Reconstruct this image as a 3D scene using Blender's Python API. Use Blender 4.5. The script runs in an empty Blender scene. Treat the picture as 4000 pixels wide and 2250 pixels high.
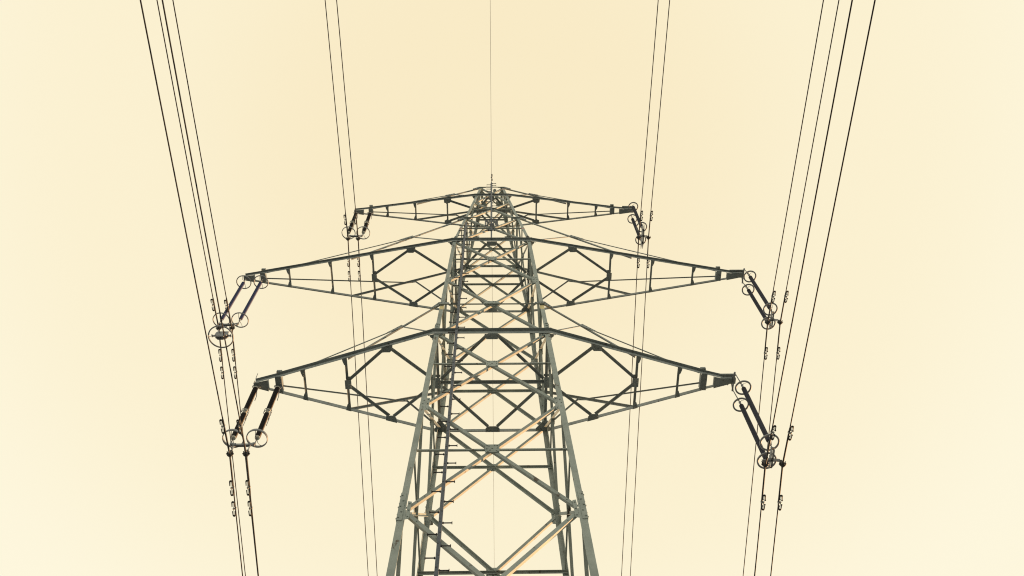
import bpy, bmesh, math, random
from mathutils import Vector, Matrix
random.seed(7)
C = bpy.context.scene
COL = C.collection
# ---------------------------------------------------------------- camera, sky, sun, exposure
S = 0.75            # design units of the lattice drawing -> metres
GZ = 1.7            # design height 0 is eye level
cam_d = bpy.data.cameras.new('camera'); cam = bpy.data.objects.new('camera', cam_d); COL.objects.link(cam)
cam_d.sensor_width = 36; cam_d.lens = 36 * 3504.94 / 4000; cam_d.clip_start = 0.1; cam_d.clip_end = 6000
R_ = Vector((0.999767, -0.004524, -0.021088)); U_ = Vector((0.004923, -0.904074, 0.427348)); F_ = Vector((0.020999, 0.427352, 0.903841))
cam.matrix_world = Matrix.Translation((0.04967 * S, -17.5667 * S, GZ)) @ Matrix((R_, U_, -F_)).transposed().to_4x4()
C.camera = cam
C.render.resolution_x, C.render.resolution_y = 1024, 576
C.view_settings.view_transform = 'Standard'; C.view_settings.look = 'None'
C.view_settings.exposure = 1.0; C.view_settings.gamma = 1
w = bpy.data.worlds.new('World'); C.world = w; w.use_nodes = True
nt = w.node_tree; nt.nodes.clear()
out = nt.nodes.new('ShaderNodeOutputWorld'); bg = nt.nodes.new('ShaderNodeBackground')
tc = nt.nodes.new('ShaderNodeTexCoord'); dot = nt.nodes.new('ShaderNodeVectorMath'); dot.operation = 'DOT_PRODUCT'
dot.inputs[1].default_value = (0.0, 0.294, 0.956)
ramp = nt.nodes.new('ShaderNodeValToRGB'); ramp.color_ramp.interpolation = 'EASE'
e = ramp.color_ramp.elements
e[0].position = 0.80; e[0].color = (0.988, 0.925, 0.722, 1)
e[1].position = 0.995; e[1].color = (0.948, 0.828, 0.568, 1)
m = e.new(0.93); m.color = (0.968, 0.875, 0.635, 1)
nt.links.new(tc.outputs['Generated'], dot.inputs[0]); nt.links.new(dot.outputs['Value'], ramp.inputs[0])
nt.links.new(ramp.outputs[0], bg.inputs[0]); bg.inputs[1].default_value = 0.5; nt.links.new(bg.outputs[0], out.inputs[0])
sd = bpy.data.lights.new('sun', 'SUN'); sd.energy = 3.9; sd.angle = math.radians(0.6); sd.color = (1.0, 0.55, 0.24)
sun = bpy.data.objects.new('sun', sd); COL.objects.link(sun)
AZ, EL = math.radians(36), math.radians(9)      # azimuth from +x towards +y
sv = Vector((math.cos(AZ) * math.cos(EL), math.sin(AZ) * math.cos(EL), math.sin(EL)))
sun.rotation_euler = (-sv).to_track_quat('-Z', 'Y').to_euler(); sun.location = sv * 200
if hasattr(C, 'cycles'): C.cycles.max_bounces = 6; C.cycles.filter_width = 1.1

# ---------------------------------------------------------------- materials
def mat(name, c1, c2, rough=0.6, metal=0.0, scale=3.0, stain=None, stain_at=0.66, bump=0.0, stretch=(1, 1, 1), spec=0.4, vary=0.0):
    m = bpy.data.materials.new(name); m.use_nodes = True; n = m.node_tree.nodes; l = m.node_tree.links
    b = n['Principled BSDF']; b.inputs['Roughness'].default_value = rough; b.inputs['Metallic'].default_value = metal
    b.inputs['Specular IOR Level'].default_value = spec
    t = n.new('ShaderNodeTexCoord'); mp = n.new('ShaderNodeMapping'); mp.inputs['Scale'].default_value = stretch
    l.new(t.outputs['Object'], mp.inputs[0])
    nz = n.new('ShaderNodeTexNoise'); nz.inputs['Scale'].default_value = scale; nz.inputs['Detail'].default_value = 8; nz.inputs['Roughness'].default_value = 0.65
    l.new(mp.outputs[0], nz.inputs['Vector'])
    r = n.new('ShaderNodeValToRGB'); r.color_ramp.elements[0].position = 0.32; r.color_ramp.elements[1].position = 0.68
    r.color_ramp.elements[0].color = (*c1, 1); r.color_ramp.elements[1].color = (*c2, 1)
    l.new(nz.outputs['Fac'], r.inputs[0]); cur = r.outputs[0]
    if stain:
        n2 = n.new('ShaderNodeTexNoise'); n2.inputs['Scale'].default_value = scale * 1.9; n2.inputs['Detail'].default_value = 6; n2.inputs['Roughness'].default_value = 0.7
        mp2 = n.new('ShaderNodeMapping'); mp2.inputs['Scale'].default_value = (1, 1, 0.45); mp2.inputs['Location'].default_value = (3, 7, 1)
        l.new(t.outputs['Object'], mp2.inputs[0]); l.new(mp2.outputs[0], n2.inputs['Vector'])
        r2 = n.new('ShaderNodeValToRGB'); r2.color_ramp.elements[0].position = stain_at; r2.color_ramp.elements[1].position = stain_at + 0.06
        l.new(n2.outputs['Fac'], r2.inputs[0])
        mx = n.new('ShaderNodeMix'); mx.data_type = 'RGBA'; mx.inputs['B'].default_value = (*stain, 1)
        l.new(r2.outputs[0], mx.inputs['Factor']); l.new(cur, mx.inputs['A']); cur = mx.outputs['Result']
    if vary:        # every bar was painted and weathered a little differently
        oi = n.new('ShaderNodeObjectInfo'); mr = n.new('ShaderNodeMapRange'); mr.inputs['To Min'].default_value = 1 - vary; mr.inputs['To Max'].default_value = 1 + vary
        l.new(oi.outputs['Random'], mr.inputs['Value']); hs = n.new('ShaderNodeHueSaturation'); l.new(mr.outputs[0], hs.inputs['Value']); l.new(cur, hs.inputs['Color']); cur = hs.outputs[0]
    l.new(cur, b.inputs['Base Color'])
    if bump:
        bp = n.new('ShaderNodeBump'); bp.inputs['Strength'].default_value = bump; bp.inputs['Distance'].default_value = 0.01
        n3 = n.new('ShaderNodeTexNoise'); n3.inputs['Scale'].default_value = scale * 8; n3.inputs['Detail'].default_value = 4
        l.new(t.outputs['Object'], n3.inputs['Vector']); l.new(n3.outputs['Fac'], bp.inputs['Height']); l.new(bp.outputs[0], b.inputs['Normal'])
    return m
M = {}
M['steel'] = mat('painted_steel', (0.25, 0.295, 0.285), (0.385, 0.435, 0.42), 0.62, 0, 2.2, stain=(0.11, 0.085, 0.065), stain_at=0.60, bump=0.12, vary=0.13)
M['arm'] = mat('arm_steel_shade_tone', (0.20, 0.235, 0.245), (0.31, 0.345, 0.355), 0.62, 0, 2.4, stain=(0.10, 0.09, 0.085), stain_at=0.62, bump=0.08, vary=0.14)  # darker than the body steel: shade under the arm flanges put into the colour
M['bolt'] = mat('bolt_steel', (0.20, 0.22, 0.20), (0.30, 0.33, 0.29), 0.6, 0, 12)
M['rail'] = mat('galvanised_rail', (0.06, 0.075, 0.10), (0.115, 0.135, 0.17), 0.5, 0.25, 14, stain=(0.07, 0.07, 0.08), stain_at=0.68)
M['step'] = mat('step_bolt_steel', (0.045, 0.045, 0.05), (0.08, 0.08, 0.085), 0.5, 0.3, 10)
M['brown'] = mat('brown_glaze', (0.006, 0.005, 0.007), (0.012, 0.009, 0.011), 0.45, 0, 8, spec=0.25)
M['blue'] = mat('blue_polymer', (0.035, 0.05, 0.15), (0.06, 0.08, 0.21), 0.55, 0, 8)
M['navy'] = mat('navy_polymer', (0.011, 0.015, 0.034), (0.02, 0.025, 0.05), 0.6, 0, 8)
M['cap'] = mat('pale_cap', (0.34, 0.35, 0.32), (0.48, 0.48, 0.43), 0.5, 0.2, 15, stain=(0.15, 0.13, 0.1), stain_at=0.66)
M['ring'] = mat('ring_zinc', (0.19, 0.205, 0.235), (0.32, 0.335, 0.36), 0.5, 0.3, 9, stain=(0.10, 0.09, 0.08), stain_at=0.66)
M['fit'] = mat('fitting_zinc', (0.16, 0.175, 0.20), (0.30, 0.32, 0.34), 0.5, 0.3, 16, stain=(0.08, 0.07, 0.06), stain_at=0.64)
M['dark'] = mat('dark_casting', (0.03, 0.031, 0.034), (0.06, 0.06, 0.062), 0.55, 0.3, 20)
M['bright'] = mat('bright_clamp', (0.38, 0.39, 0.40), (0.58, 0.58, 0.57), 0.45, 0.15, 30, stain=(0.10, 0.09, 0.08), stain_at=0.56)
M['wire'] = mat('weathered_conductor', (0.004, 0.007, 0.013), (0.011, 0.014, 0.022), 0.6, 0.0, 20)
M['armor'] = mat('armor_rods', (0.025, 0.026, 0.03), (0.055, 0.053, 0.055), 0.6, 0.0, 25)
M['earth'] = mat('earth_wire', (0.05, 0.05, 0.05), (0.10, 0.10, 0.10), 0.5, 0.3, 20)
M['yellow'] = mat('yellow_band', (0.72, 0.60, 0.30), (0.80, 0.68, 0.38), 0.6, 0, 20)
M['pink'] = mat('red_band', (0.55, 0.30, 0.26), (0.62, 0.36, 0.30), 0.6, 0, 20)
M['ground'] = mat('ground_bounce_tone', (0.11, 0.135, 0.15), (0.155, 0.18, 0.195), 0.95, 0, 0.6, stain=(0.10, 0.11, 0.11), stain_at=0.6, spec=0.02)  # unseen ground; grey-blue tone chosen to bounce light onto the steel undersides
M['concrete'] = mat('concrete', (0.28, 0.27, 0.25), (0.4, 0.39, 0.36), 0.85, 0, 4)

# ---------------------------------------------------------------- mesh helpers (points in design units)
V = Vector
def Wp(p): return V((p[0] * S, p[1] * S, p[2] * S + GZ))
def frame(d, u):
    d = d.normalized(); u = (u - d * u.dot(d)).normalized(); return d, u, d.cross(u)
class MB:
    def __init__(s): s.v = []; s.f = []; s.sm = []
    def add(s, vs, fs, smooth=False):
        o = len(s.v); s.v += [V(x) for x in vs]; s.f += [tuple(i + o for i in f) for f in fs]; s.sm += [smooth] * len(fs); return s
    def prism(s, ring0, ring1, smooth=False, caps=True):
        n = len(ring0); fs = [(i, (i + 1) % n, n + (i + 1) % n, n + i) for i in range(n)]
        s.add(list(ring0) + list(ring1), fs, smooth)
        if caps:
            o = len(s.v) - 2 * n
            s.f += [tuple(o + i for i in reversed(range(n))), tuple(o + n + i for i in range(n))]; s.sm += [False, False]
        return s
    def bar(s, a, b, u, wu, wv):
        """rectangular bar centred on a-b, width wu along u, wv across"""
        a, b, u = V(a), V(b), V(u); d, u, v = frame(b - a, u)
        c = [u * wu / 2 * x + v * wv / 2 * y for x, y in ((-1, -1), (1, -1), (1, 1), (-1, 1))]
        return s.prism([a + k for k in c], [b + k for k in c])
    def angle(s, a, b, u, v, l1, l2, t):
        """L section: heel on a-b, one flange along u, the other along v"""
        a, b, u, v = V(a), V(b), V(u), V(v); d = (b - a).normalized()
        u = (u - d * u.dot(d)).normalized(); v = v - d * v.dot(d); v = (v - u * v.dot(u)).normalized()
        pr = [(0, 0), (l1, 0), (l1, t), (t, t), (t, l2), (0, l2)]
        c = [u * x + v * y for x, y in pr]
        if u.cross(v).dot(d) < 0: c = c[::-1]
        return s.prism([a + k for k in c], [b + k for k in c])
    def tube(s, pts, r, n=8, caps=True):
        pts = [V(p) for p in pts]; rr = r if isinstance(r, (list, tuple)) else [r] * len(pts)
        d0 = (pts[1] - pts[0]).normalized(); u = V((0, 0, 1)) if abs(d0.z) < 0.9 else V((1, 0, 0))
        rings = []
        for i, p in enumerate(pts):
            d = (pts[min(i + 1, len(pts) - 1)] - pts[max(i - 1, 0)]).normalized()
            u = (u - d * u.dot(d)).normalized(); v = d.cross(u)
            rings.append([p + (u * math.cos(2 * math.pi * k / n) + v * math.sin(2 * math.pi * k / n)) * rr[i] for k in range(n)])
        vs = [x for q in rings for x in q]; fs = []
        for i in range(len(pts) - 1):
            for k in range(n): fs.append((i * n + k, i * n + (k + 1) % n, (i + 1) * n + (k + 1) % n, (i + 1) * n + k))
        s.add(vs, fs, True)
        if caps:
            o = len(s.v) - len(vs); s.f += [tuple(o + i for i in reversed(range(n))), tuple(o + len(vs) - n + i for i in range(n))]; s.sm += [False] * 2
        return s
    def ring(s, c, R, rx, ry, nrm=(0, 0, 1), N=40, n=8):
        """torus of section rx (radial) x ry (axial)"""
        c = V(c); nrm = V(nrm).normalized(); a = V((1, 0, 0)) if abs(nrm.x) < 0.9 else V((0, 1, 0))
        a = (a - nrm * a.dot(nrm)).normalized(); b = nrm.cross(a); vs = []; fs = []
        for i in range(N):
            t = 2 * math.pi * i / N; o = a * math.cos(t) + b * math.sin(t)
            for k in range(n):
                q = 2 * math.pi * (k + .5) / n; vs.append(c + o * (R + rx * math.cos(q)) + nrm * ry * math.sin(q))
        for i in range(N):
            for k in range(n): fs.append((i * n + k, ((i + 1) % N) * n + k, ((i + 1) % N) * n + (k + 1) % n, i * n + (k + 1) % n))
        return s.add(vs, fs, True)
    def lathe(s, p, prof, n=20, axis=(0, 0, 1)):
        """prof = [(radius, height)] around axis from p"""
        p = V(p); ax = V(axis).normalized(); a = V((1, 0, 0)) if abs(ax.x) < 0.9 else V((0, 1, 0)); a = (a - ax * a.dot(ax)).normalized(); b = ax.cross(a)
        vs = [p + ax * h + (a * math.cos(2 * math.pi * k / n) + b * math.sin(2 * math.pi * k / n)) * r for r, h in prof for k in range(n)]
        fs = [(i * n + k, i * n + (k + 1) % n, (i + 1) * n + (k + 1) % n, (i + 1) * n + k) for i in range(len(prof) - 1) for k in range(n)]
        s.add(vs, fs, True); o = len(s.v) - len(vs)
        s.f += [tuple(o + i for i in reversed(range(n))), tuple(o + len(vs) - n + i for i in range(n))]; s.sm += [False] * 2
        return s
    def plate(s, pts, nrm, t):
        nrm = V(nrm).normalized() * t; pts = [V(p) for p in pts]
        a = (pts[1] - pts[0]).cross(pts[2] - pts[1])
        if a.dot(nrm) < 0: pts = pts[::-1]
        return s.prism(pts, [p + nrm for p in pts])
    def bolt(s, p, nrm, r=0.022, h=0.02):
        return s.lathe(p, [(r, 0), (r, h * .6), (r * .7, h)], 6, nrm)
    def build(s, name, m, parent=None, bev=0.0):
        me = bpy.data.meshes.new(name); org = parent_loc(parent)
        me.from_pydata([Wp(x) - org for x in s.v], [], s.f); me.materials.append(m)
        me.polygons.foreach_set('use_smooth', s.sm); me.update()
        bm = bmesh.new(); bm.from_mesh(me); bmesh.ops.recalc_face_normals(bm, faces=bm.faces); bm.to_mesh(me); bm.free()
        o = bpy.data.objects.new(name, me); COL.objects.link(o)
        if parent: o.parent = parent
        else: o.location = org
        return o
def parent_loc(p):
    q = V((0, 0, 0))
    while p is not None: q = q + V(p.location); p = p.parent
    return q
def thing(name, label, cat, loc=(0, 0, -GZ / S), group=None):
    o = bpy.data.objects.new(name, None); COL.objects.link(o); o.location = Wp(loc); o.empty_display_size = 0.3
    o['label'] = label; o['category'] = cat
    if group: o['group'] = group
    return o

# ---------------------------------------------------------------- ground
g = MB(); N = 60
vs = []; fs = []
for i in range(N + 1):
    for j in range(N + 1):
        x = (i / N - .5) * 2; y = (j / N - .5) * 2
        x = math.copysign(abs(x) ** 2.2, x) * 2600; y = math.copysign(abs(y) ** 2.2, y) * 2600
        vs.append((x, y, -GZ / S + (0.25 * math.sin(x * .05) * math.cos(y * .043) if abs(x) + abs(y) > 30 else 0)))
for i in range(N):
    for j in range(N): fs.append((i * (N + 1) + j, (i + 1) * (N + 1) + j, (i + 1) * (N + 1) + j + 1, i * (N + 1) + j + 1))
g.add(vs, fs, True); go = g.build('ground', M['ground']); go['kind'] = 'structure'

# ---------------------------------------------------------------- tower body
Z0, ZB, ZM, ZT, TOP = 18.613, 28.901, 38.459, 47.256, 49.186
ZG = -GZ / S
def wz(z):
    if z > ZM: return 1.798 - 0.10263 * (z - ZM)
    if z > Z0: return 2.10 - 0.031608 * (z - ZB)
    return 2.425 + 0.02834 * (Z0 - z)
P = [2.2, 7.5, 12.9, Z0, 23.936, ZB, 33.858, ZM, 42.505, 45.853, TOP]
tower = thing('lattice_tower', 'tall green-grey steel lattice pylon with three tiers of crossarms', 'pylon')
FACES = [(V((0, 1, 0)), V((1, 0, 0))), (V((0, -1, 0)), V((1, 0, 0))), (V((1, 0, 0)), V((0, 1, 0))), (V((-1, 0, 0)), V((0, 1, 0)))]  # inward normal, across
def fp(f, a, z, depth=0.0):      # point on face f at across-coordinate a (design units) and height z
    n, c = FACES[f]; return -n * (wz(z) - depth) + c * a + V((0, 0, z))
def fside(z): return 0.20 if z < Z0 + .1 else 0.18 if z < ZB else 0.16 if z < ZM else 0.135
legs = []
for sx in (-1, 1):
    for sy in (-1, 1):
        b = MB()
        segs = [(ZG + .25, Z0), (Z0, ZB), (ZB, ZM), (ZM, TOP + .05)]
        for a0, a1 in segs:
            l = fside((a0 + a1) / 2)
            b.angle((sx * wz(a0), sy * wz(a0), a0), (sx * wz(a1), sy * wz(a1), a1), (-sx, 0, 0), (0, -sy, 0), l, l, 0.02)
        lg = b.build('leg', M['steel'], tower); legs.append(lg)
        # splice covers
        for zc, h in ((18.75, 1.15), (29.45, .5), (39.0, .4), (8.2, 1.2)):
            b = MB(); l = fside(zc) * .8
            z1, z2 = zc - h / 2, zc + h / 2
            e_ = 0.016
            b.angle((sx * (wz(z1) + e_), sy * (wz(z1) + e_), z1), (sx * (wz(z2) + e_), sy * (wz(z2) + e_), z2), (-sx, 0, 0), (0, -sy, 0), l, l, 0.015)
            nb = max(3, int(h / .2))
            for k in range(nb):
                z = z1 + h * (k + .5) / nb; q = wz(z) + e_
                for off in (.3, .68):
                    if h < 1 or (k + int(off > .5)) % 2 == 0:
                        b.bolt((sx * (q - l * off), sy * q, z), (0, sy, 0), .026, .026)
                        b.bolt((sx * q, sy * (q - l * off), z), (sx, 0, 0), .026, .026)
            b.build('splice_plate', M['steel'], lg)
        # joint plates beside the leg on both faces
        for z in P[2:-1]:
            if abs(z - ZB) < .1 or abs(z - ZM) < .1: hh, ww = .34, .17
            elif z > 42: hh, ww = .30, .20
            else: hh, ww = .74, .10
            for f, sa in (((0 if sy < 0 else 1), sx), ((2 if sx < 0 else 3), sy)):
                n, c = FACES[f]; b = MB(); l = fside(z - .01)
                q = []
                for da, dz in ((0, -hh / 2), (ww, -hh / 2 + ww * .25), (ww, hh / 2 - ww * .25), (0, hh / 2)):
                    zz = z + dz; q.append(fp(f, sa * (wz(zz) - l - .004 - da), zz, 0.004))
                b.plate(q, n, .014)
                for da, dz in ((.5, .8), (.5, -.8), (.5, 0)) if ww < .15 else ((.3, .55), (.7, .5), (.3, -.5), (.7, -.4), (.5, 0)):
                    zz = z + dz * hh / 2 * .9; b.bolt(fp(f, sa * (wz(zz) - l - .004 - da * ww), zz, .004), -n, .024, .024)
                # row of bolts in the leg flange
                for k in range(3):
                    zz = z + (k - 1) * hh * .27; b.bolt(fp(f, sa * (wz(zz) - l * (.45 if k % 2 else .6)), zz, 0), -n, .022, .02)
                b.build('joint_plate', M['steel'], lg)
# coloured circuit bands wrapped round the front legs
for sx, lg in ((-1, legs[0]), (1, legs[2])):
    for z, h, m_ in ((31.12, .32, 'yellow'), (40.6, .16, 'pink'), (48.85, .16, 'yellow' if sx < 0 else 'pink')):
        b = MB(); l = fside(z) + .003; z1, z2 = z - h / 2, z + h / 2; e_ = .003
        b.angle((sx * (wz(z1) + e_), -wz(z1) - e_, z1), (sx * (wz(z2) + e_), -wz(z2) - e_, z2), (-sx, 0, 0), (0, 1, 0), l, l, .0028)
        o = b.build('marker_band', M[m_], lg); o['label'] = 'pale yellow marker band' if m_ == 'yellow' else 'faded red marker band'

crossings = []
for f in range(4):
    n, c = FACES[f]
    for i in range(len(P) - 1):
        za, zc = P[i], P[i + 1]; wa, wc = wz(za), wz(zc)
        zx = za + (zc - za) * wa / (wa + wc); crossings.append((f, zx)) if f == 0 else None
        L = .115 if za < Z0 else .105 if za < ZM - .1 else .085
        for sgn in (1, -1):              # rising towards +across, then towards -across
            dep = .024 if sgn < 0 else .040
            la, lc = fside(za + .1), fside(zc - .1)
            a0 = fp(f, -sgn * (wa - la - .02), za + .10, dep); a1 = fp(f, sgn * (wc - lc - .02), zc - .10, dep)
            d = (a1 - a0).normalized(); up = V((0, 0, 1)) - d * d.z; up.normalize()
            b = MB()
            top_heel = (f == 1 and sgn < 0)
            if top_heel:
                b.angle(a0 + up * L / 2, a1 + up * L / 2, -up, n, L, L, .012)
            elif f == 1:
                b.angle(a0 - up * L / 2, a1 - up * L / 2, up, -n, L, L * .9, .012)
            else:
                b.angle(a0 - up * L / 2, a1 - up * L / 2, up, n, L, L * .9, .012)
            for t in (.06, .94):
                p = a0.lerp(a1, t); b.bolt(p + (n * 0 if f else V((0, 0, 0))), -n, .02, .02)
            b.build('diagonal_brace', M['steel'], tower)
        # level tie at the crossing
        if abs(zx - 31.5) < .4: ax = 0.0
        b = MB(); ax = wz(zx) - .02; l = .055 if f != 1 else .08; eo = .004 * f + (.09 if abs(zx - 26.57) < .4 else .04 if zx > 34 else 0)
        if f == 1: b.angle(fp(f, -ax, zx + .0, .056), fp(f, ax, zx + .0, .056), (0, 0, -1), n, l, l, .01)
        else: b.angle(fp(f, -ax, zx + .045 + eo, .054), fp(f, ax, zx + .045 + eo, .054), (0, 0, 1), n, l, l, .01)
        if abs(zx - 31.5) > .4: b.build('horizontal_tie', M['steel'], tower)
        # centre gusset
        b = MB(); pw, ph = (.21, .20) if zc < 40 else (.15, .14); dd = .006 if f != 1 else -.004; zo = .05
        q = [fp(f, x, zx + zo + z, dd) for x, z in ((-pw, -ph), (pw, -ph), (pw, ph), (-pw, ph))]
        if f == 0 and abs(zx - 31.5) < .4:
            q = [fp(f, x, zx + zo - .04 + z, dd) for x, z in ((-.34, -.06), (-.2, -.24), (.2, -.24), (.34, -.06), (.34, .06), (.2, .24), (-.2, .24), (-.34, .06))]
        b.plate(q, n, .012)
        for x, z in ((-.7, .75), (-.45, .6), (.7, .7), (.35, .8), (-.75, -.1), (.75, .1), (-.6, -.75), (-.3, -.45), (.6, -.6), (.78, -.8), (0, 0)):
            bn = -n if f != 1 else n; b.bolt(fp(f, x * pw, zx + zo + z * ph, dd + (0 if f != 1 else .012)), bn, .022, .022)
        b.build('gusset_plate', M['steel'], tower)

# level frames where the arms join (z, member size)
NB3 = 31.473
for zq, l in ((NB3, .09), (42.505, .085), (TOP, .085)):
    for f in range(4):
        n, c = FACES[f]; b = MB(); z = zq - (.11 if zq < 32 else 0) + .005 * f; a = wz(z) + (.03 if f < 2 else -.02)
        if zq == TOP and f > 1: l = .13
        if f == 0: b.angle(fp(f, -a, z - l / 2, -.022), fp(f, a, z - l / 2, -.022), (0, 0, 1), n * -1, l, l * .6, .01)
        else: b.angle(fp(f, -a, z + l / 2, .06), fp(f, a, z + l / 2, .06), (0, 0, -1), n, l, l, .01)
        b.build('horizontal_beam', M['steel'], tower)

# heavy frames in the planes of the arms, with their diamond bracing
for z, l, mid in ((ZB, .14, 1), (ZM, .125, 1), (ZT, .10, 1)):
    w_ = wz(z)
    for sy in (-1, 1):
        b = MB(); y = sy * (w_ + .024); a = w_ + .07; k_ = l / .14
        if sy < 0: b.angle((-a, y, z + .11 * k_), (a, y, z + .11 * k_), (0, sy, 0), (0, 0, -1), .12 * k_, .21 * k_, .014)
        else: b.angle((-a, y, z + .05), (a, y, z + .05), (0, 0, -1), (0, sy, 0), l * 1.05, l * .9, .014)
        for k in range(-7, 8):
            if sy < 0 and k: b.bolt((k * w_ / 8, y - .045 * k_, z + .11 * k_ - .014), (0, 0, -1), .018, .018)
        b.build('horizontal_beam', M['arm'], tower)
        b = MB(); pw = .24 * w_ / 2.1 + .03
        yy = sy * (w_ - .12)
        pz = z - (.115 * k_ if sy < 0 else .10 * k_)
        b.plate([(-pw, sy * (w_ + (.02 if sy < 0 else .06)), pz), (pw, sy * (w_ + (.02 if sy < 0 else .06)), pz), (pw, sy * (w_ - .10), pz), (pw * .72, sy * (w_ - .20), pz), (-pw * .72, sy * (w_ - .20), pz), (-pw, sy * (w_ - .10), pz)], (0, 0, -1), .014)
        for x in (-.75, -.3, .3, .75):
            for q in (-.0, .11): b.bolt((x * pw, sy * (w_ - q), pz - .014), (0, 0, -1), .025, .022)
        b.build('gusset_plate', M['arm'], tower)
    for sx in (-1, 1):
        b = MB(); b.angle((sx * (w_ - .03), -w_ + .05, z), (sx * (w_ - .03), w_ - .05, z), (-sx, 0, 0), (0, 0, -1), .10, .10, .012)
        b.build('horizontal_beam', M['arm'], tower)
        b = MB(); h = .22 * w_ / 2.1 + .01; x0 = sx * (w_ + .15); x1 = sx * (w_ - .17)
        b.plate([(x0, -h - .04, z - .105), (x1, -h - .04, z - .105), (x1, h - .04, z - .105), (x0, h - .04, z - .105)], (0, 0, -1), .014)
        b.plate([(x0, -h - .10, z + .02), (x1, -h - .10, z + .02), (x1, -h - .0, z + .02), (x0, -h, z + .02)], (0, 0, 1), .012)
        for x in (.25, .75):
            for y in (-.75, -.3, .3, .75): b.bolt((x0 + (x1 - x0) * x, y * h - .04, z - .119), (0, 0, -1), .025, .022)
        b.build('gusset_plate', M['arm'], tower)
        for sy in (-1, 1):
            b = MB(); A = V((sx * .20, sy * (w_ - .14), z - .045)); B = V((sx * (w_ - .22), sy * .16, z - .045))
            d = (B - A).normalized(); sd_ = V((-d.y, d.x, 0)) * (1 if sx * sy > 0 else -1)
            if sd_.y > 0: sd_ = -sd_
            b.angle(A, B, sd_, (0, 0, -1), .10, .07, .011); b.build('plan_brace', M['arm'], tower)
    for sx in (-1, 1):      # corner knots of the frame at the back legs
        b = MB(); c0 = w_ - .01; q = .36 * w_ / 2.1 + .08; pz = z - .13 * k_
        b.plate([(sx * (c0 + .10), c0 + .03, pz), (sx * (c0 - q), c0 + .03, pz), (sx * (c0 - q), c0 - .10, pz), (sx * (c0 - .16), c0 - q, pz), (sx * (c0 + .02), c0 - q, pz), (sx * (c0 + .10), c0 - .12, pz)], (0, 0, -1), .014)
        for kx, ky in ((.05, .03), (.22, .03), (.34, .03), (.12, .14), (.05, .28), (.13, .28), (.25, .10)): b.bolt((sx * (c0 - kx * q / .4), c0 - ky * q / .4, pz - .014), (0, 0, -1), .028, .03)
        b.build('corner_plate', M['arm'], tower)
    if mid:
        b = MB(); b.angle((-w_ + .12, .03, z + .02), (w_ - .12, .03, z + .02), (0, -1, 0), (0, 0, -1), .11, .10, .012)
        b.build('horizontal_beam', M['arm'], tower)

# inner plates and cap seen through the peak
for sx in (-1, 1):
    b = MB(); b.plate([(sx * .66, .12, 48.92), (sx * .24, .12, 49.22), (sx * .26, .42, 49.22), (sx * .66, .50, 48.92)], (0, 0, 1), .012)
    b.build('peak_plate', M['steel'], tower)
    b = MB(); b.angle((sx * .60, -.6, TOP - .1), (0, .0, TOP - .25), (0, 0, 1), (0, 1, 0), .07, .07, .01); b.angle((sx * .60, .6, TOP - .1), (0, .0, TOP - .25), (0, 0, 1), (0, -1, 0), .07, .07, .01)
    b.build('peak_brace', M['steel'], tower)
b = MB(); b.lathe((.17, -.50, 49.0), [(.05, 0), (.085, .05), (.085, .22), (.10, .24), (.10, .30), (.04, .36)], 16); b.build('peak_cap', M['arm'], tower)
for k in (-1, 1):
    b = MB(); b.plate([(k * .05, -.1, TOP - .3), (k * .35, -.1, TOP - .28), (k * .3, -.1, TOP - .12), (k * .05, -.1, TOP - .02)], (0, 1, 0), .012); b.build('peak_plate', M['steel'], tower)
# concrete footings
for sx in (-1, 1):
    for sy in (-1, 1):
        b = MB(); b.lathe((sx * wz(ZG), sy * wz(ZG), ZG - .3), [(.62, 0), (.62, .42), (.56, .5), (.42, .62)], 28); b.build('footing', M['concrete'], tower)

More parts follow.
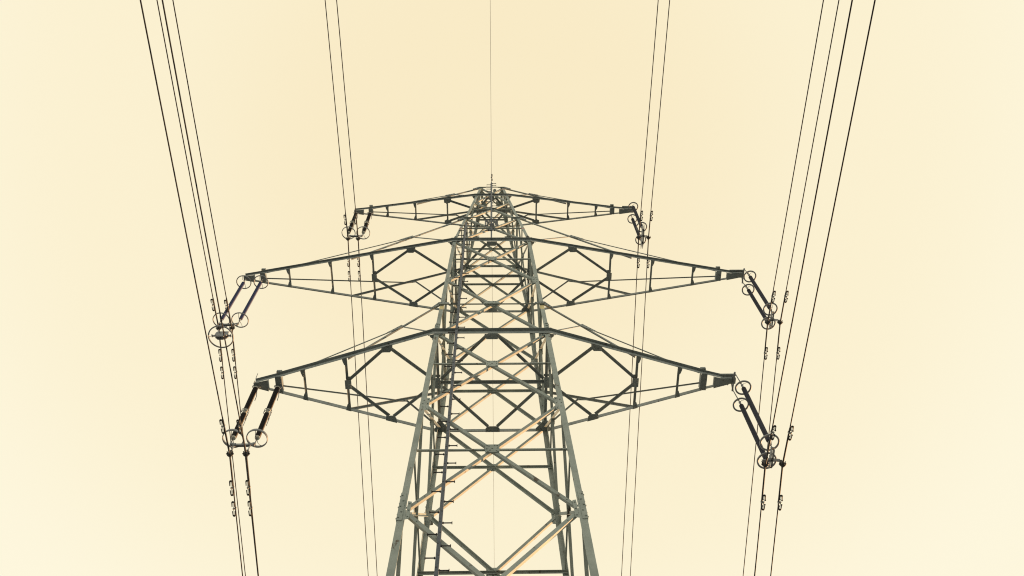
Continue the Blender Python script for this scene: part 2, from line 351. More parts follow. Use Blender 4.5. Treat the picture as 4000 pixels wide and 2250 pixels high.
# ---------------------------------------------------------------- crossarms
# tier: z, box x, tip x, post x list, index of the post carrying the diamond, node x, end of the main tie, its height, gusset position
TIERS = [dict(z=ZB, XB=7.93, XT=8.86, posts=[5.43, 7.0], node=3.84, tie=5.33, ty=1.07, zu=NB3, g=(.42, .57), l=.135, yb=.33),
         dict(z=ZM, XB=10.70, XT=11.60, posts=[5.58, 7.53, 9.5], node=3.74, tie=6.55, ty=.93, zu=42.505, g=(.47, .58), l=.12, yb=.23),
         dict(z=ZT, XB=6.74, XT=7.66, posts=[2.52, 4.28, 5.83], node=2.46, tie=4.17, ty=.45, zu=TOP, g=(.40, .54), l=.10, yb=.17)]
def arm(T, s):
    z, XB, l, yb = T['z'], T['XB'], T['l'], T['yb']; w_ = wz(z) + .024; XT = T['XT'] + (0.0 if s < 0 else .05)
    xs = w_ + .01
    def yc(x): return w_ + (yb - w_) * (x - xs) / (XB - xs)
    b = MB(); am = M['arm']
    ye = .08; k_ = l / .14
    for sy in (-1, 1):
        zc_ = z + (.11 * k_ - .003 if sy < 0 else .067); pts = [(s * xs, sy * w_, zc_), (s * XB, sy * yb, zc_), (s * (XT - .05), sy * ye, zc_)]
        for A, B in zip(pts, pts[1:]):
            t_ = 1 if A == pts[0] else .8
            if sy < 0: b.angle(A, B, (0, sy, 0), (0, 0, -1), .115 * k_ * t_, (.20 if t_ == 1 else .16) * k_, .014)
            else: b.angle(A, B, (0, 0, -1), (0, sy, 0), l * 1.3 * t_, l * .95 * t_, .014)
    arm_o = b.build('crossarm', am, tower)
    def sub(name, b, m_=am): return b.build(name, m_, arm_o)
    # corner gussets at the leg
    for sy in (-1, 1):
        pz = z - (.11 * k_ if sy < 0 else .105 * k_)
        b = MB(); b.plate([(s * (xs + .15), sy * yc(xs + .15), pz), (s * (xs - .05), sy * (w_ - .0), pz), (s * (xs - .05), sy * (w_ - .24), pz), (s * (xs + .03), sy * (w_ - .20), pz), (s * (xs + .11), sy * (yc(xs + .11) - .10), pz)], (0, 0, -1), .012)
        for k, q in ((.1, .04), (.03, .12), (.03, .2), (.17, .02)): b.bolt((s * (xs + k), sy * (w_ - q - .03), pz - .012), (0, 0, -1), .022, .02)
        sub('gusset_plate', b)
    # posts across the arm
    for i, x in enumerate(T['posts']):
        y = yc(x); b = MB()
        b.angle((s * x, -y + .01, z - .03), (s * x, y - .01, z - .03), (-s, 0, 0), (0, 0, -1), .085 if i == 0 else .075, .07, .011); sub('cross_post', b)
        for sy in (-1, 1):
            pz = z - (.11 * k_ if sy < 0 else .105 * k_); g_ = min(1, (y - .03) / .30) * .85
            b = MB(); b.plate([(s * (x + .09), sy * (yc(x + .09) + .04), pz), (s * (x - .10), sy * (yc(x - .10) + .04), pz), (s * (x - .08), sy * (y - .13 * g_), pz), (s * (x - .05), sy * (y - .30 * g_), pz), (s * (x + .02), sy * (y - .30 * g_), pz), (s * (x + .07), sy * (y - .13 * g_), pz)], (0, 0, -1), .012)
            for q in ((.04, .02), (-.05, .02), (-.01, .12), (-.01, .22)): b.bolt((s * (x + q[0]), sy * (y - q[1] * g_), pz - .012), (0, 0, -1), .02, .018)
            sub('gusset_plate', b)
    # diamond bracing
    xn, x1 = T['node'], T['posts'][0]; yn = yc(xn)
    for sy in (-1, 1):
        pz = z - (.113 * k_ if sy < 0 else .108 * k_)
        b = MB(); b.plate([(s * (xn - .21), sy * (yc(xn - .21) + .05), pz), (s * (xn + .21), sy * (yc(xn + .21) + .05), pz), (s * (xn + .19), sy * (yc(xn + .19) - .17), pz), (s * (xn + .10), sy * (yn - .22), pz), (s * (xn - .10), sy * (yn - .22), pz), (s * (xn - .19), sy * (yc(xn - .19) - .17), pz)], (0, 0, -1), .014)
        for kx in (-.15, -.05, .06, .15):
            for q in (.03, .13): b.bolt((s * (xn + kx), sy * (yn - q), pz - .014), (0, 0, -1), .022, .02)
        sub('gusset_plate', b)
        ins = [(V((s * (xn - .11), sy * (yn - .13), z - .035)), V((s * (wz(z) + .08), sy * .10, z - .035)))]
        if T['z'] != ZT: ins.append((V((s * (xn + .11), sy * (yn - .16), z - .035)), V((s * (x1 - .08), sy * .10, z - .035))))
        for A, B in ins:
            b = MB(); d = (B - A).normalized(); q = V((-d.y, d.x, 0)); q = q if q.y < 0 else -q
            b.angle(A, B, q, (0, 0, -1), .10, .08, .012); sub('lattice_brace', b)
    if T['z'] != ZT:
        b = MB(); b.plate([(s * (x1 + .05), -.20, z - .115), (s * (x1 - .19), -.20, z - .115), (s * (x1 - .19), .18, z - .115), (s * (x1 + .05), .18, z - .115)], (0, 0, -1), .014)
        b.plate([(s * (x1 + .02), -.30, z - .02), (s * (x1 - .16), -.30, z - .02), (s * (x1 - .18), -.18, z - .02), (s * (x1 + .02), -.18, z - .02)], (0, 0, 1), .012)
        for kx in (-.14, .0):
            for y in (-.14, -.05, .05, .13): b.bolt((s * (x1 + kx), y, z - .129), (0, 0, -1), .022, .02)
        sub('gusset_plate', b)
    # end box and tip plate
    b = MB(); hw = .115; y0_, y1_ = -yb - .06, yb + .01
    b.plate([(s * (XB - hw), y0_, z - .115), (s * (XB + hw), y0_, z - .115), (s * (XB + hw), y1_, z - .115), (s * (XB - hw), y1_, z - .115)], (0, 0, -1), .016)
    for kx in (-hw, hw): b.bar((s * (XB + kx), -yb + .02, z + .0), (s * (XB + kx), yb - .02, z + .0), (0, 0, 1), .20, .014)
    b.bar((s * (XB - hw * .8), -yb - .13, z + .17), (s * (XB + hw * .8), -yb - .13, z + .17), (0, 0, 1), .10, .012)
    b.bar((s * (XB - hw * .8), -yb - .07, z + .20), (s * (XB + hw * .8), -yb - .07, z + .20), (0, 0, 1), .012, .11)
    for kx in (-.78, .78): b.bar((s * (XB + kx * hw), -yb - .12, z + .17), (s * (XB + kx * hw), -yb + .0, z + .17), (0, 0, 1), .13, .012)
    for kx in (-.6, .6):
        for y in (y0_ + .06, -.1, .12, y1_ - .06): b.bolt((s * (XB + kx * hw), y, z - .131), (0, 0, -1), .024, .022)
    sub('end_box', b)
    b = MB(); xa = XB + .40; fa = yb + (ye - yb) * (xa - XB) / (XT - .05 - XB)
    b.plate([(s * xa, -fa - .01, z - .108), (s * XT, -.10, z - .108), (s * XT, .09, z - .108), (s * xa, fa + .04, z - .108)], (0, 0, -1), .016)
    b.bar((s * xa, -fa * .9, z - .04), (s * xa, fa * .9, z - .04), (0, 0, 1), .12, .014)
    b.bar((s * XT, -.09, z + .0), (s * XT, .08, z + .0), (0, 0, 1), .18, .016)
    for k in range(4):
        for sy in (-1, 1): b.bolt((s * (xa + .09 + (XT - xa - .16) * k / 3), sy * (fa * .8 - .022 * k), z - .124), (0, 0, -1), .02, .018)
    sub('tip_plate', b)
    if s > 0:       # longer bracket with a spreader on the right-hand arms
        b = MB(); x2 = XT - .40; x3 = XT + .24
        b.bar((x2 + .12, -.02, z + .02), (x3, -.02, z + .02), (0, 0, 1), .20, .24)
        b.bar((x2, -.19, z + .10), (x3 + .02, -.19, z + .10), (0, 0, 1), .06, .08)
        sub('end_bracket', b)
    # upper members: front and back
    for sy in (-1, 1):
        wu = wz(T['zu']); A = V((s * (wu + .02), sy * wu, T['zu'])); B = V((s * (T['tie'] + (.10 if sy > 0 else 0)), sy * (T['ty'] + (.09 if sy > 0 else 0)), z + (.0 if sy > 0 else .03)))
        b = MB(); ext = (B - A).normalized() * .0
        b.angle(A, B + ext, (0, 0, -1), (0, -sy, 0), .085 if T['z'] != ZT else .075, .085, .011)
        sub('upper_chord', b)
        G0 = A.lerp(B, T['g'][0]); G1 = A.lerp(B, T['g'][1]); o_ = V((0, sy * .015, 0))
        b = MB(); d = (B - A).normalized(); up = V((0, 0, 1)); up = (up - d * up.dot(d)).normalized()
        b.plate([G0 + up * .06 + o_, G1 + up * .13 + o_, G1 + up * .03 + o_, G0 - up * .14 + o_], (0, sy, 0), .012)
        for t in (.1, .35, .6, .9): b.bolt(G0.lerp(G1, t) + up * (.0 + .08 * t) + o_ * 1.9, (0, sy, 0), .02, .02)
        sub('gusset_plate', b)
        b = MB(); E0 = G1 - d * .25 + up * (.09 if sy < 0 else .03); E1 = V((s * (XB - .1), sy * (yb * .7 if sy < 0 else yb * .35), z + (.24 * k_ if sy < 0 else .03)))
        b.angle(E0, E1, (0, 0, -1), (0, -sy, 0), .045, .045, .01); sub('tie_bar', b)
        b = MB(); b.angle(G0 - up * .10, V((s * (wz(z) - .02), sy * (wz(z) - .02), z + .12)), (0, 0, -1), (0, -sy, 0), .055, .055, .009); sub('tie_bar', b)
        # wrap plate where the upper chord meets the leg
        b = MB(); zu = T['zu']; fi = 0 if sy < 0 else 1
        b.plate([V((s * (wu - .35), sy * (wu + .02), zu + .05)), V((s * (wu - .08), sy * (wu + .02), zu + .11)), V((s * (wu + .05), sy * (wu + .02), zu + .09)), A + d * .42 + V((0, sy * .02, .06)), A + d * .42 + V((0, sy * .02, -.05)), V((s * (wu - .05), sy * (wu + .02), zu - .10)), V((s * (wu - .35), sy * (wu + .02), zu - .06))], (0, sy, 0), .012)
        for k in range(4): b.bolt(V((s * (wu - .3 + .12 * k), sy * (wu + .032), zu + .02)), (0, sy, 0), .022, .022)
        for k in range(3): b.bolt(A + d * (.12 + .12 * k) + V((0, sy * .034, 0)), (0, sy, 0), .022, .022)
        sub('gusset_plate', b)
    return arm_o
for T in TIERS:
    for s in (-1, 1): arm(T, s)

# ---------------------------------------------------------------- climbing rails with step bolts
def step(p, s, parent, L=.235):
    b = MB(); y = p[1]
    b.tube([(p[0], y, p[2]), (p[0] + s * L, y, p[2])], .017, 6)
    b.tube([(p[0] + s * (L), y, p[2]), (p[0] + s * (L + .02), y, p[2])], .038, 10)
    b.tube([(p[0] + s * .005, y, p[2]), (p[0] + s * .035, y, p[2])], .032, 6)
    b.build('step_bolt', M['step'], parent)
def rail(A, B, hw, nm='climbing_rail'):
    A, B = V(A), V(B); b = MB(); d, u, v = frame(B - A, V((1, 0, 0)))
    dp = .09; t = .008; inw = v if v.y > 0 else -v
    b.bar(A, B, u, hw * 2, t)
    for k in (-1, 1): b.bar(A + u * k * (hw - t / 2) + inw * dp / 2, B + u * k * (hw - t / 2) + inw * dp / 2, u, t, dp)
    L = (B - A).length; n = int(L / .42)
    o = b.build(nm, M['rail'], tower)
    b2 = MB()
    for k in range(n):
        q = A.lerp(B, (k + .5) / n) - inw * .0045 + u * (hw * .35 * (1 if k % 2 else -1)); b2.lathe(q, [(.021, 0), (.021, .006)], 8, -inw)
    b2.build('rail_holes', M['step'], o)
    return o
def fy(z): return -wz(z) - .12
segs = [(ZG + 3.2, Z0), (Z0, ZM), (ZM, 41.35)]
rl = None
zz0 = ZG + 3.2
o = rail((-1.31, fy(zz0), zz0), (-1.31, fy(Z0), Z0), .047)
o2 = rail((-1.31, fy(Z0), Z0), (-1.27, fy(ZM), ZM), .047)
o3 = rail((-1.27, fy(ZM), ZM), (-1.25, fy(41.35), 41.35), .047)
miss = []
z = 30.01; k = 0; zs = []
z, s = 30.01, 1
while z < 41.0: z += .4285; s = -s
while z > ZG + 4:
    zs.append((z, s)); z -= .4285 if z > 24.5 else .434; s = -s
for i, (z, s) in enumerate(zs):
    x = -1.31 + (.04 * (z - Z0) / (ZM - Z0) if z > Z0 else 0)
    par = o if z < Z0 else o2 if z < ZM else o3
    step((x + s * .05, fy(z) + .01, z), s, par)
# standoff brackets of the rail
for z in (15.8, 18.6, 21.37, 23.9, 26.57, 31.47, 33.8, 36.4, 40.7):
    b = MB(); x = -1.30; b.bar((x, fy(z) + .03, z), (x, -wz(z) + .03, z), (0, 0, 1), .05, .05); b.build('rail_bracket', M['rail'], tower)
# central mast rail with folding rest platform
ma, mb_ = (-.02, -wz(39.4) - .15, 39.4), (-.02, -.82, 49.72)
mast = rail(V(ma).lerp(V(mb_), .045), mb_, .047, 'mast_rail')
def my(z): t = (z - ma[2]) / (mb_[2] - ma[2]); return ma[1] + (mb_[1] - ma[1]) * t
for z, s in ((49.55, 1), (49.25, -1), (49.02, 1), (48.72, -1), (48.2, -1), (47.65, -1), (46.9, 1), (46.3, -1), (45.91, -1), (45.63, 1), (45.32, -1), (45.04, 1), (44.4, 1), (44.15, -1), (43.87, 1), (43.56, -1), (40.0, -1), (39.72, -1)):
    step((-.02 + s * .045, my(z) + .01, z), s, mast, .205)
b = MB(); b.bar((-.02, -wz(39.0) - .10, 38.5), (-.02, my(39.9) + .02, 39.9), (1, 0, 0), .07, .06); b.build('mast_foot', M['rail'], tower)
b = MB(); b.bar((-.15, my(39.75) - .02, 39.75), (.11, my(39.75) - .02, 39.75), (0, 0, 1), .10, .05); b.bar((-.06, my(39.95), 39.95), (.03, my(39.95), 39.95), (0, 0, 1), .2, .09); b.tube([(.10, my(39.75), 39.75), (.16, my(39.75), 39.75)], .05, 8); b.tube([(-.14, my(39.75), 39.75), (-.19, my(39.75), 39.75)], .05, 8); b.build('rail_clamp', M['rail'], tower)
def cpt(t, z): # curved guard
    a = math.pi * (t - .5) * .9; return V((-.02 + .31 * math.sin(a), my(z) - .03 - .07 * math.cos(a), z))
b = MB(); zt_, zb_ = 41.35, 40.35
for z in (zt_, zb_): b.tube([cpt(t / 12, z) for t in range(13)], .018, 6)
plat = b.build('rest_platform', M['rail'], tower)
for k in range(9):
    t = k / 8; p0, p1 = cpt(t, zb_), cpt(t, zt_); b = MB()
    tx = (cpt(min(1, t + .02), zt_) - cpt(max(0, t - .02), zt_)).normalized()
    for j in (-1, 1): b.bar(p0 + tx * .019 * j, p1 + tx * .019 * j, tx, .010, .008)
    for j in range(9): q = p0.lerp(p1, j / 8); b.bar(q - tx * .018, q + tx * .018, (0, 0, 1), .055, .008)
    b.build('slotted_slat', M['rail'], plat)
for s in (-1, 1):
    b = MB(); b.tube([cpt(.5 + s * .32, zb_), (-.02 + s * .10, my(39.9) - .03, 39.85)], .010, 6); b.build('stay', M['rail'], plat)

# ---------------------------------------------------------------- insulators
def sheds(z0, z1, n, rc, rs):
    pr = []; h = (z1 - z0) / n
    for i in range(n):
        a = z0 + i * h; pr += [(rc, a), (rc, a + h * .30), (rs, a + h * .46), (rs, a + h * .56), (rc, a + h * .92)]
    return pr + [(rc, z1)]
def horn(c, sgn, updown, par, R=.13, tail=.42):
    """arcing horn: partial loop round the cap with a straight tail"""
    c = V(c); pts = []
    for k in range(9):
        a = math.radians(20 + 150 * k / 8); pts.append(c + V((sgn * R * math.sin(a), -R * math.cos(a), .02 * updown * k / 8)))
    e0 = pts[-1]; pts += [e0 + V((sgn * .03, .02, .10 * updown)), e0 + V((sgn * .05, .03, (.12 + tail * .4) * updown)), e0 + V((sgn * .045, .03, (.12 + tail) * updown))]
    b = MB(); b.tube([c] + pts, .013, 6); b.build('arcing_horn', M['fit'], par)
def s_horn(c, sgn, updown, par):
    c = V(c); b = MB()
    b.tube([c, c + V((sgn * .08, 0, .02)), c + V((sgn * .14, 0, -.04 * updown)), c + V((sgn * .15, 0, .04 * updown)), c + V((sgn * .09, 0, .14 * updown)), c + V((sgn * .09, 0, .30 * updown)), c + V((sgn * .16, 0, .65 * updown)), c + V((sgn * .17, 0, .95 * updown))], .015, 6); b.build('arcing_horn', M['fit'], par)
def link(pts, par, r=.022, nm='shackle'):
    b = MB(); b.tube(pts, r, 8)
    for p in pts: b.tube([V(p) + V((0, -.035, 0)), V(p) + V((0, .035, 0))], r * 1.7, 8)
    return b.build(nm, M['fit'], par)
def clamp(x, z, zy, par, y=0):
    """suspension clamp: strap down from the yoke, round body on the wire"""
    b = MB(); b.bar((x, y, zy), (x, y, z + .20), (1, 0, 0), .05, .02); b.build('clamp_strap', M['bright'], par)
    b = MB(); b.lathe((x, y - .12, z), [(.03, 0), (.042, .05), (.07, .08), (.08, .12), (.07, .16), (.042, .19), (.03, .24)], 12, (0, 1, 0))
    b.ring((x, y, z + .02), .085, .022, .03, (0, 1, 0), 20, 6); b.bar((x, y, z + .22), (x, y, z + .06), (1, 0, 0), .07, .09)
    for sx in (-1, 1): b.tube([(x + sx * .07, y - .03, z + .07), (x + sx * .115, y - .03, z + .0)], .022, 6); b.bolt((x + sx * .09, y - .06, z + .05), (0, -1, 0), .02, .04)
    b.build('suspension_clamp', M['dark'], par)
def left_yoke(x1, x2, z, ca, cb, cz, par):
    """channel yoke along the arm with raised ends"""
    b = MB(); xm1, xm2 = x1 + .18, x2 - .18
    for dy in (-.035, .035):
        for A, B in (((x1, dy, z + .05), (xm1, dy, z - .03)), ((xm1, dy, z - .03), (xm2, dy, z - .03)), ((xm2, dy, z - .03), (x2, dy, z + .05))):
            b.bar(A, B, (0, 0, 1), .085, .014)
    b.bar((xm1, 0, z - .045), (xm2, 0, z - .045), (0, 1, 0), .075, .012)
    for x in (x1 + .02, xm1, (x1 + x2) / 2, xm2, x2 - .02): b.tube([(x, -.06, z), (x, .06, z)], .022, 8)
    b.build('yoke_plate', M['fit'], par)
    for x in (ca, cb): clamp(x, cz, z - .04, par)

def insulator_string(parent, x, y, prof, m_, zt_, zb, caps=(.05, .09)):
    b = MB(); b.lathe((x, y, 0), prof, 20); return b.build('insulator_rod', m_, parent)

def left_brown(name_label, xs, zt_, zb, zc, cxs, az, yk):
    root = thing('insulator_set', name_label, 'insulator', (sum(xs) / 2, 0, az), 'insulator sets hanging from the arms')
    zm = (zt_ + zb) / 2
    for x in xs:
        b = MB(); b.lathe((x, 0, 0), sheds(zb + .16, zm - .13, 24, .076, .096), 20); b.lathe((x, 0, 0), sheds(zm + .13, zt_ - .12, 24, .076, .096), 20)
        o = b.build('insulator_rod', M['brown'], root)
        for z0, dn in ((zt_ - .12, 1), (zm + .13, -1), (zm - .13, 1), (zb + .16, -1)):
            b = MB(); b.lathe((x, 0, z0), [(.084, 0), (.086, .05 * dn), (.068, .09 * dn), (.036, .13 * dn), (.024, .15 * dn)], 16); b.build('end_cap', M['cap'], o)
        link([(x, 0, zt_ + .0), (x, 0, az - .04)], o, .02)
        link([(x, 0, zb + .04), (x, 0, yk + .06)], o, .02)
        link([(x, 0, zm - .02), (x, 0, zm + .02)], o, .016)
        s_horn((x, 0, zt_ + .02), -1, 1, o); s_horn((x, 0, zt_ + .02), 1, -1, o)
        horn((x, 0, zm + .07), -1, 1, o); horn((x, 0, zm + .07), 1, -1, o, tail=.3); horn((x, 0, zm - .07), -1, 1, o, tail=.25); horn((x, 0, zm - .07), 1, -1, o)
        b = MB(); b.ring((x, 0, zb + .10), .345, .020, .060, (0, 0, 1), 48, 8); r_ = b.build('corona_ring', M['ring'], o)
        b = MB(); b.tube([(x, 0, zb + .02), (x + .05, .12, zb - .03), (x + .1, .3, zb + .08)], .010, 6); b.tube([(x, 0, zb + .02), (x - .03, -.14, zb + .06), (x - .02, -.33, zb + .10)], .010, 6); b.build('ring_stay', M['fit'], o)
    left_yoke(xs[0], xs[1], yk, cxs[0], cxs[1], zc, root)
    return root
left_brown('near-black two-section ribbed insulator pair on the lower left arm, with wide pale rings', (-8.745, -7.94), 28.68, 25.29, 24.46, (-8.61, -8.08), ZB - .1, 25.02)
left_brown('smaller pair of near-black two-section insulators hanging from the upper left arm', (-7.53, -6.76), 46.98, 43.92, 43.13, (-7.43, -6.91), ZT - .1, 43.58)

# blue composite set on the middle left arm
root = thing('insulator_set', 'long blue ribbed insulator pair on the middle left arm, big ring below', 'insulator', (-11.1, 0, ZM - .1), 'insulator sets hanging from the arms')
for x in (-11.49, -10.70):
    b = MB(); b.lathe((x, 0, 0), sheds(34.18, 37.86, 44, .054, .080), 20); o = b.build('insulator_rod', M['blue'], root)
    for z0, dn in ((37.86, 1), (34.18, -1)):
        b = MB(); b.lathe((x, 0, z0), [(.030, 0), (.030, .08 * dn), (.022, .12 * dn), (.022, .16 * dn)], 14); b.build('end_cap', M['cap'], o)
    link([(x, 0, 38.03), (x, 0, ZM - .14)], o, .018); link([(x, 0, 34.0), (x, 0, 33.78)], o, .02)
    for z, R in ((37.93, .325), (34.10, .345)):
        b = MB(); b.ring((x, 0, z), R, .024, .034, (0, 0, 1), 48, 8); b.build('corona_ring', M['ring'], o)
        b = MB(); b.tube([(x, 0, z - .1 if z < 36 else z + .1), (x - .03, -R * .5, z - .05), (x - .02, -R, z)], .009, 6); b.tube([(x, 0, z - .1 if z < 36 else z + .1), (x + .06, R * .5, z - .06), (x + .05, R * .98, z)], .009, 6); b.build('ring_stay', M['fit'], o)
left_yoke(-11.49, -10.70, 33.70, -11.39, -10.84, 33.32, root)
# counterweight: two elongated hexagonal slabs under the clamps, with a wide ring
b = MB()
for dy in (-.085, .045):
    b.plate([(-11.36, dy, 32.66), (-11.22, dy, 32.50), (-10.98, dy, 32.50), (-10.84, dy, 32.66), (-10.84, dy, 32.84), (-10.90, dy, 32.93), (-11.30, dy, 32.93), (-11.36, dy, 32.84)], (0, 1, 0), .035)
b.bar((-11.50, 0, 32.70), (-11.25, 0, 32.72), (0, 0, 1), .07, .05); b.bar((-10.95, 0, 32.72), (-10.72, 0, 32.70), (0, 0, 1), .07, .05)
for x in (-11.2, -11.0): b.tube([(x, -.13, 32.84), (x, .10, 32.84)], .022, 8)
for x in (-11.49, -10.73): b.tube([(x, -.06, 32.70), (x, .06, 32.70)], .026, 8)
b.build('counterweight', M['fit'], root)
for x, x2 in ((-11.39, -11.28), (-10.84, -10.94)):
    b = MB(); b.bar((x, 0, 33.25), (x2, 0, 32.85), (1, 0, 0), .04, .03); b.build('clamp_strap', M['bright'], root)
b = MB(); b.ring((-11.11, 0, 32.62), .50, .028, .04, (0, 0, 1), 56, 8); b.tube([(-11.49, 0, 32.7), (-11.61, 0, 32.62)], .01, 6); b.tube([(-10.73, 0, 32.7), (-10.61, 0, 32.62)], .01, 6)
b.build('corona_ring', M['ring'], root)

# right-hand sets: two rods one behind the other, yoke along the line and a crossbar for the clamps
def right_set(label, X, ys, zt_, zb, zyk, cxs, cz, zarm, Rt, Rb, rs, weight=False, direct=False):
    root = thing('insulator_set', label, 'insulator', (X, 0, zarm), 'insulator sets hanging from the arms')
    if not direct:
        b = MB(); b.bar((X - .06, ys[0] - .02, zarm - .0), (X - .06, ys[1] + .06, zarm), (0, 0, 1), .05, .05)
        b.bar((X - .12, 0, zarm + .12), (X - .06, ys[0], zarm), (0, 0, 1), .04, .03); b.bar((X - .12, 0, zarm + .12), (X - .06, ys[1], zarm), (0, 0, 1), .04, .03)
        b.build('spreader_bar', M['fit'], root)
    for y in ys:
        b = MB(); n = int((zt_ - zb) / .062); b.lathe((X, y, 0), [(.03, zb)] + sheds(zb + .03, zt_ - .03, n, rs * .90, rs) + [(.03, zt_)], 20); o = b.build('insulator_rod', M['navy'], root)
        for z0, dn in ((zt_, 1), (zb, -1)):
            b = MB(); b.lathe((X, y, z0), [(.036, 0), (.042, .03 * dn), (.030, .07 * dn), (.040, .11 * dn), (.028, .16 * dn), (.020, .20 * dn)], 14); b.build('end_cap', M['fit'], o)
        if direct: link([(X, y, zt_ + .18), (X - .05, y * .7, zarm)], o, .016)
        else: link([(X - .05, y, zarm), (X - .01, y, zt_ + .36)], o, .02); link([(X - .01, y, zt_ + .36), (X, y, zt_ + .18)], o, .026)
        link([(X, y, zb - .18), (X, y * .95, zyk + .05)], o, .022)
        for z, R, k in ((zt_ + .02, Rt, 1), (zb - .05, Rb, -1)):
            b = MB(); b.ring((X, y, z), R, .032, .040, (0, 0, 1), 48, 8); b.build('corona_ring', M['ring'], o)
            b = MB(); b.tube([(X, y, z + .14 * k), (X + .04, y - R * .45, z + .10 * k), (X + .07, y - R * .62, z + .03), (X + .12, y - R * .7, z + .06), (X + .13, y - R * .92, z)], .008, 6)
            b.build('ring_stay', M['fit'], o)
    y0, y1 = ys[0] - .03, ys[1] + .02
    b = MB()
    ext = .30 if weight else .02
    hh = .15 if weight else .055
    for dx in (-.05, .03):
        b.plate([(X + dx, y0 - ext, zyk - .02), (X + dx, y0 - ext + .14, zyk + hh * .7), (X + dx, y1 + ext - .14, zyk + hh * .7), (X + dx, y1 + ext, zyk - .02), (X + dx, y1 - .05, zyk - hh - .05), (X + dx, y0 + .05, zyk - hh - .05)], (1, 0, 0), .02)
    for y in (y0, 0, y1): b.tube([(X - .07, y, zyk), (X + .07, y, zyk)], .024, 8)
    b.build('yoke_plate', M['fit'], root)
    zc_ = zyk - .12; b = MB(); A = V((cxs[0] - .05, 0, zc_ + .02)); B = V((cxs[1] - .02, 0, zc_ + .02))
    for dy in (-.03, .03):
        b.bar(A + V((0, dy, -.03)), V((X - .12, dy, zc_ + .05)), (0, 0, 1), .075, .014); b.bar(V((X - .12, dy, zc_ + .05)), V((X + .12, dy, zc_ + .05)), (0, 0, 1), .085, .014); b.bar(V((X + .12, dy, zc_ + .05)), B + V((0, dy, 0)), (0, 0, 1), .07, .014)
    b.build('crossbar', M['fit'], root)
    for x in cxs: clamp(x, cz, zc_, root)
    return root
right_set('long slate-navy ribbed pair on the lower right arm with scuffed pale rings', 9.115, (-.40, .33), 27.72, 24.38, 23.98, (8.83, 9.40), 23.64, ZB - .12, .275, .305, .086)
right_set('smooth-looking dark navy pair hanging from the middle right arm tip', 11.955, (-.32, .36), 37.58, 34.28, 33.90, (11.69, 12.22), 33.55, ZM - .02, .272, .288, .084)
right_set('short-looking dark pair on the upper right arm with tall grey double weight plates', 7.885, (-.30, .42), 47.02, 44.0, 43.50, (7.63, 8.14), 43.14, ZT - .05, .255, .265, .086, weight=True, direct=True)

# ---------------------------------------------------------------- conductors
def damper(P0, d, par, side, knob, k_=1.0):
    """horseshoe damper: clamp, messenger strand and two U-shaped weights beside the wire"""
    P0 = V(P0); d = V(d).normalized(); q = V((side, 0, 0)); up = d.cross(q)
    if up.z < 0: up = -up
    hang = q * .055 * k_ - up * .035 * k_
    b = MB(); b.bar(P0 - d * .03, P0 + d * .03, q, .07, .07); b.bar(P0, P0 + hang * 1.15, d, .045, .03); b.lathe(P0 + hang - d * .035, [(.022, 0), (.03, .02), (.03, .05), (.022, .07)], 8, d)
    b.tube([P0 - up * .05, P0 + up * .06], .012, 6)
    o = b.build('vibration_damper', M['bright'], par)
    L = .245 * k_; c = P0 + hang
    b = MB(); b.tube([c - d * L, c + d * L], .0075, 6); b.build('messenger_strand', M['bright'], o)
    for k in (-1, 1):
        e_ = c + d * k * L; b = MB(); pr = []; hw = .036 * k_
        for j in range(7):
            a = math.pi * j / 6; pr.append(e_ + q * (hw * math.cos(a)) + d * k * (hw * .8 * math.sin(a)))
        pa = [pr[0] - d * k * .16 * k_ + q * .006] + pr + [pr[-1] - d * k * (.16 if not knob else .12) * k_ - q * .006]
        b.tube(pa, [q_ * (.6 + .4 * k_) for q_ in [.016] + [.018] * 2 + [.024] * 3 + [.018] * 2 + [.016]], 8)
        b.lathe(e_ - d * k * .01, [(.02, 0), (.03, .02), (.02, .05)], 8, d * k)
        if knob:
            for p in (pa[0], pa[-1]): b.lathe(p - d * .03, [(.008, 0), (.024, .012), (.03, .03), (.024, .048), (.008, .06)], 10, d)
        b.build('damper_weight', M['dark'], o)
def conductor(name, label, x, z, bn, bf, damp, side, knob, r=.021, group=None, y0=0, cat='power line', an=0.0, af=0.0, mt='wire', armor=True, dscale=1):
    SP = 400
    def pt(t, s):
        b_ = bn if s < 0 else bf; a_ = an if s < 0 else af
        return V((x + a_ * t, y0 + s * t, z + b_ * t - b_ * t * t / SP))
    ts = [0, 1, 2, 4, 6, 9, 12, 16, 20, 26, 34, 44, 60, 80, 110, 150, 200, 250, 300, 350, 400]
    b = MB(); b.tube([pt(t, -1) for t in ts[::-1]] + [pt(t, 1) for t in ts[1:]], r, 8)
    root = b.build(name, M[mt], None); root['label'] = label; root['category'] = cat
    if group: root['group'] = group
    if armor:
        b = MB(); b.tube([pt(1.5, -1), pt(1.38, -1), pt(.7, -1), pt(0, 1), pt(.7, 1), pt(1.38, 1), pt(1.5, 1)], [r * 1.05] + [r * 1.4] * 5 + [r * 1.05], 10); b.build('armor_rod', M['armor'], root)
    for s, t in damp:
        damper(pt(t, s), pt(t + .1, s) - pt(t - .1, s), root, side * dscale, knob, dscale)
    return root
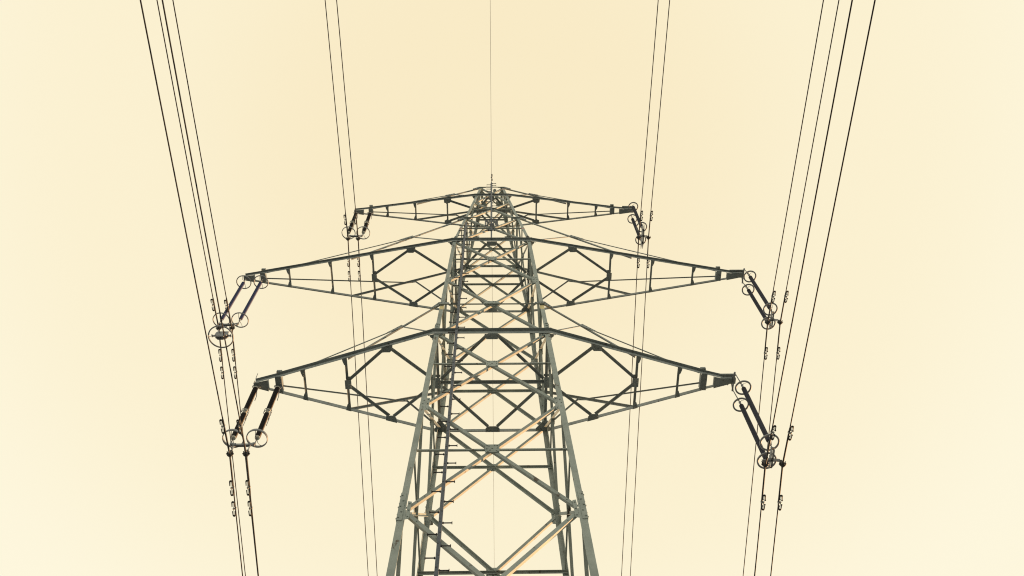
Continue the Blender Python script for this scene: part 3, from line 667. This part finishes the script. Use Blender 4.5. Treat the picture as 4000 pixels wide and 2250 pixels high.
WIRES = [
 ('outer of the two thick cables through the lower left clamps, nearest left picture edge', -8.61, 24.45, -.0880, -.1328, [(-1, 1.21), (1, 1.2), (1, 1.98)]),
 ('inner of the two thick cables through the lower left clamps', -8.08, 24.47, -.0881, -.1294, [(-1, 1.18), (1, 1.21), (1, 1.99)]),
 ('outer of the two cables held under the blue middle left insulators', -11.39, 33.33, -.0892, -.1258, [(-1, 1.17), (1, 1.18), (1, 1.97)]),
 ('inner of the two cables held under the blue middle left insulators', -10.84, 33.31, -.0901, -.1189, [(-1, 1.14), (1, 1.17), (1, 1.96)]),
 ('outer of the two thin cables under the upper left arm', -7.43, 43.13, -.0872, -.1124, [(-1, 1.13), (1, 1.18), (1, 1.99)]),
 ('inner of the two thin cables under the upper left arm', -6.91, 43.16, -.0929, -.1118, [(-1, 1.15), (1, 1.2), (1, 1.99)]),
 ('inner of the two thin cables under the upper right arm', 7.63, 43.15, -.0650, -.1115, [(-1, 1.28), (1, 1.33)]),
 ('outer of the two thin cables under the upper right arm', 8.14, 43.14, -.0704, -.1156, [(-1, 1.28), (1, 1.33)]),
 ('inner of the two cables held under the middle right insulators', 11.69, 33.56, -.0787, -.1286, [(-1, 1.3), (1, 1.37)]),
 ('outer of the two cables held under the middle right insulators', 12.22, 33.54, -.0804, -.1269, [(-1, 1.31), (1, 1.36)]),
 ('inner of the two thick cables through the lower right clamps', 8.83, 23.63, -.0748, -.1413, [(-1, 1.36), (1, 1.33)]),
 ('outer of the two thick cables through the lower right clamps, nearest right picture edge', 9.40, 23.65, -.0744, -.1289, [(-1, 1.32), (1, 1.37)])]
for lab, x, z, bn, bf, dm in WIRES:
    conductor('power_cable', lab, x, z, bn, bf, dm, -1 if x < 0 else 1, x > 0, group='paired conductor cables')
# earth wire over the mast
conductor('earth_wire', 'single hair-thin wire running over the mast top on the centre line', -.02, 50.0, -.08, -.10, [(-1, .26)], 1, False, r=.0085, y0=-.80, an=-.0010, af=.0019, mt='earth', armor=False, dscale=.75)
b = MB(); b.bar((-.02, -.80, 49.70), (-.02, -.80, 49.97), (1, 0, 0), .05, .03); b.build('earth_wire_clamp', M['fit'], tower)
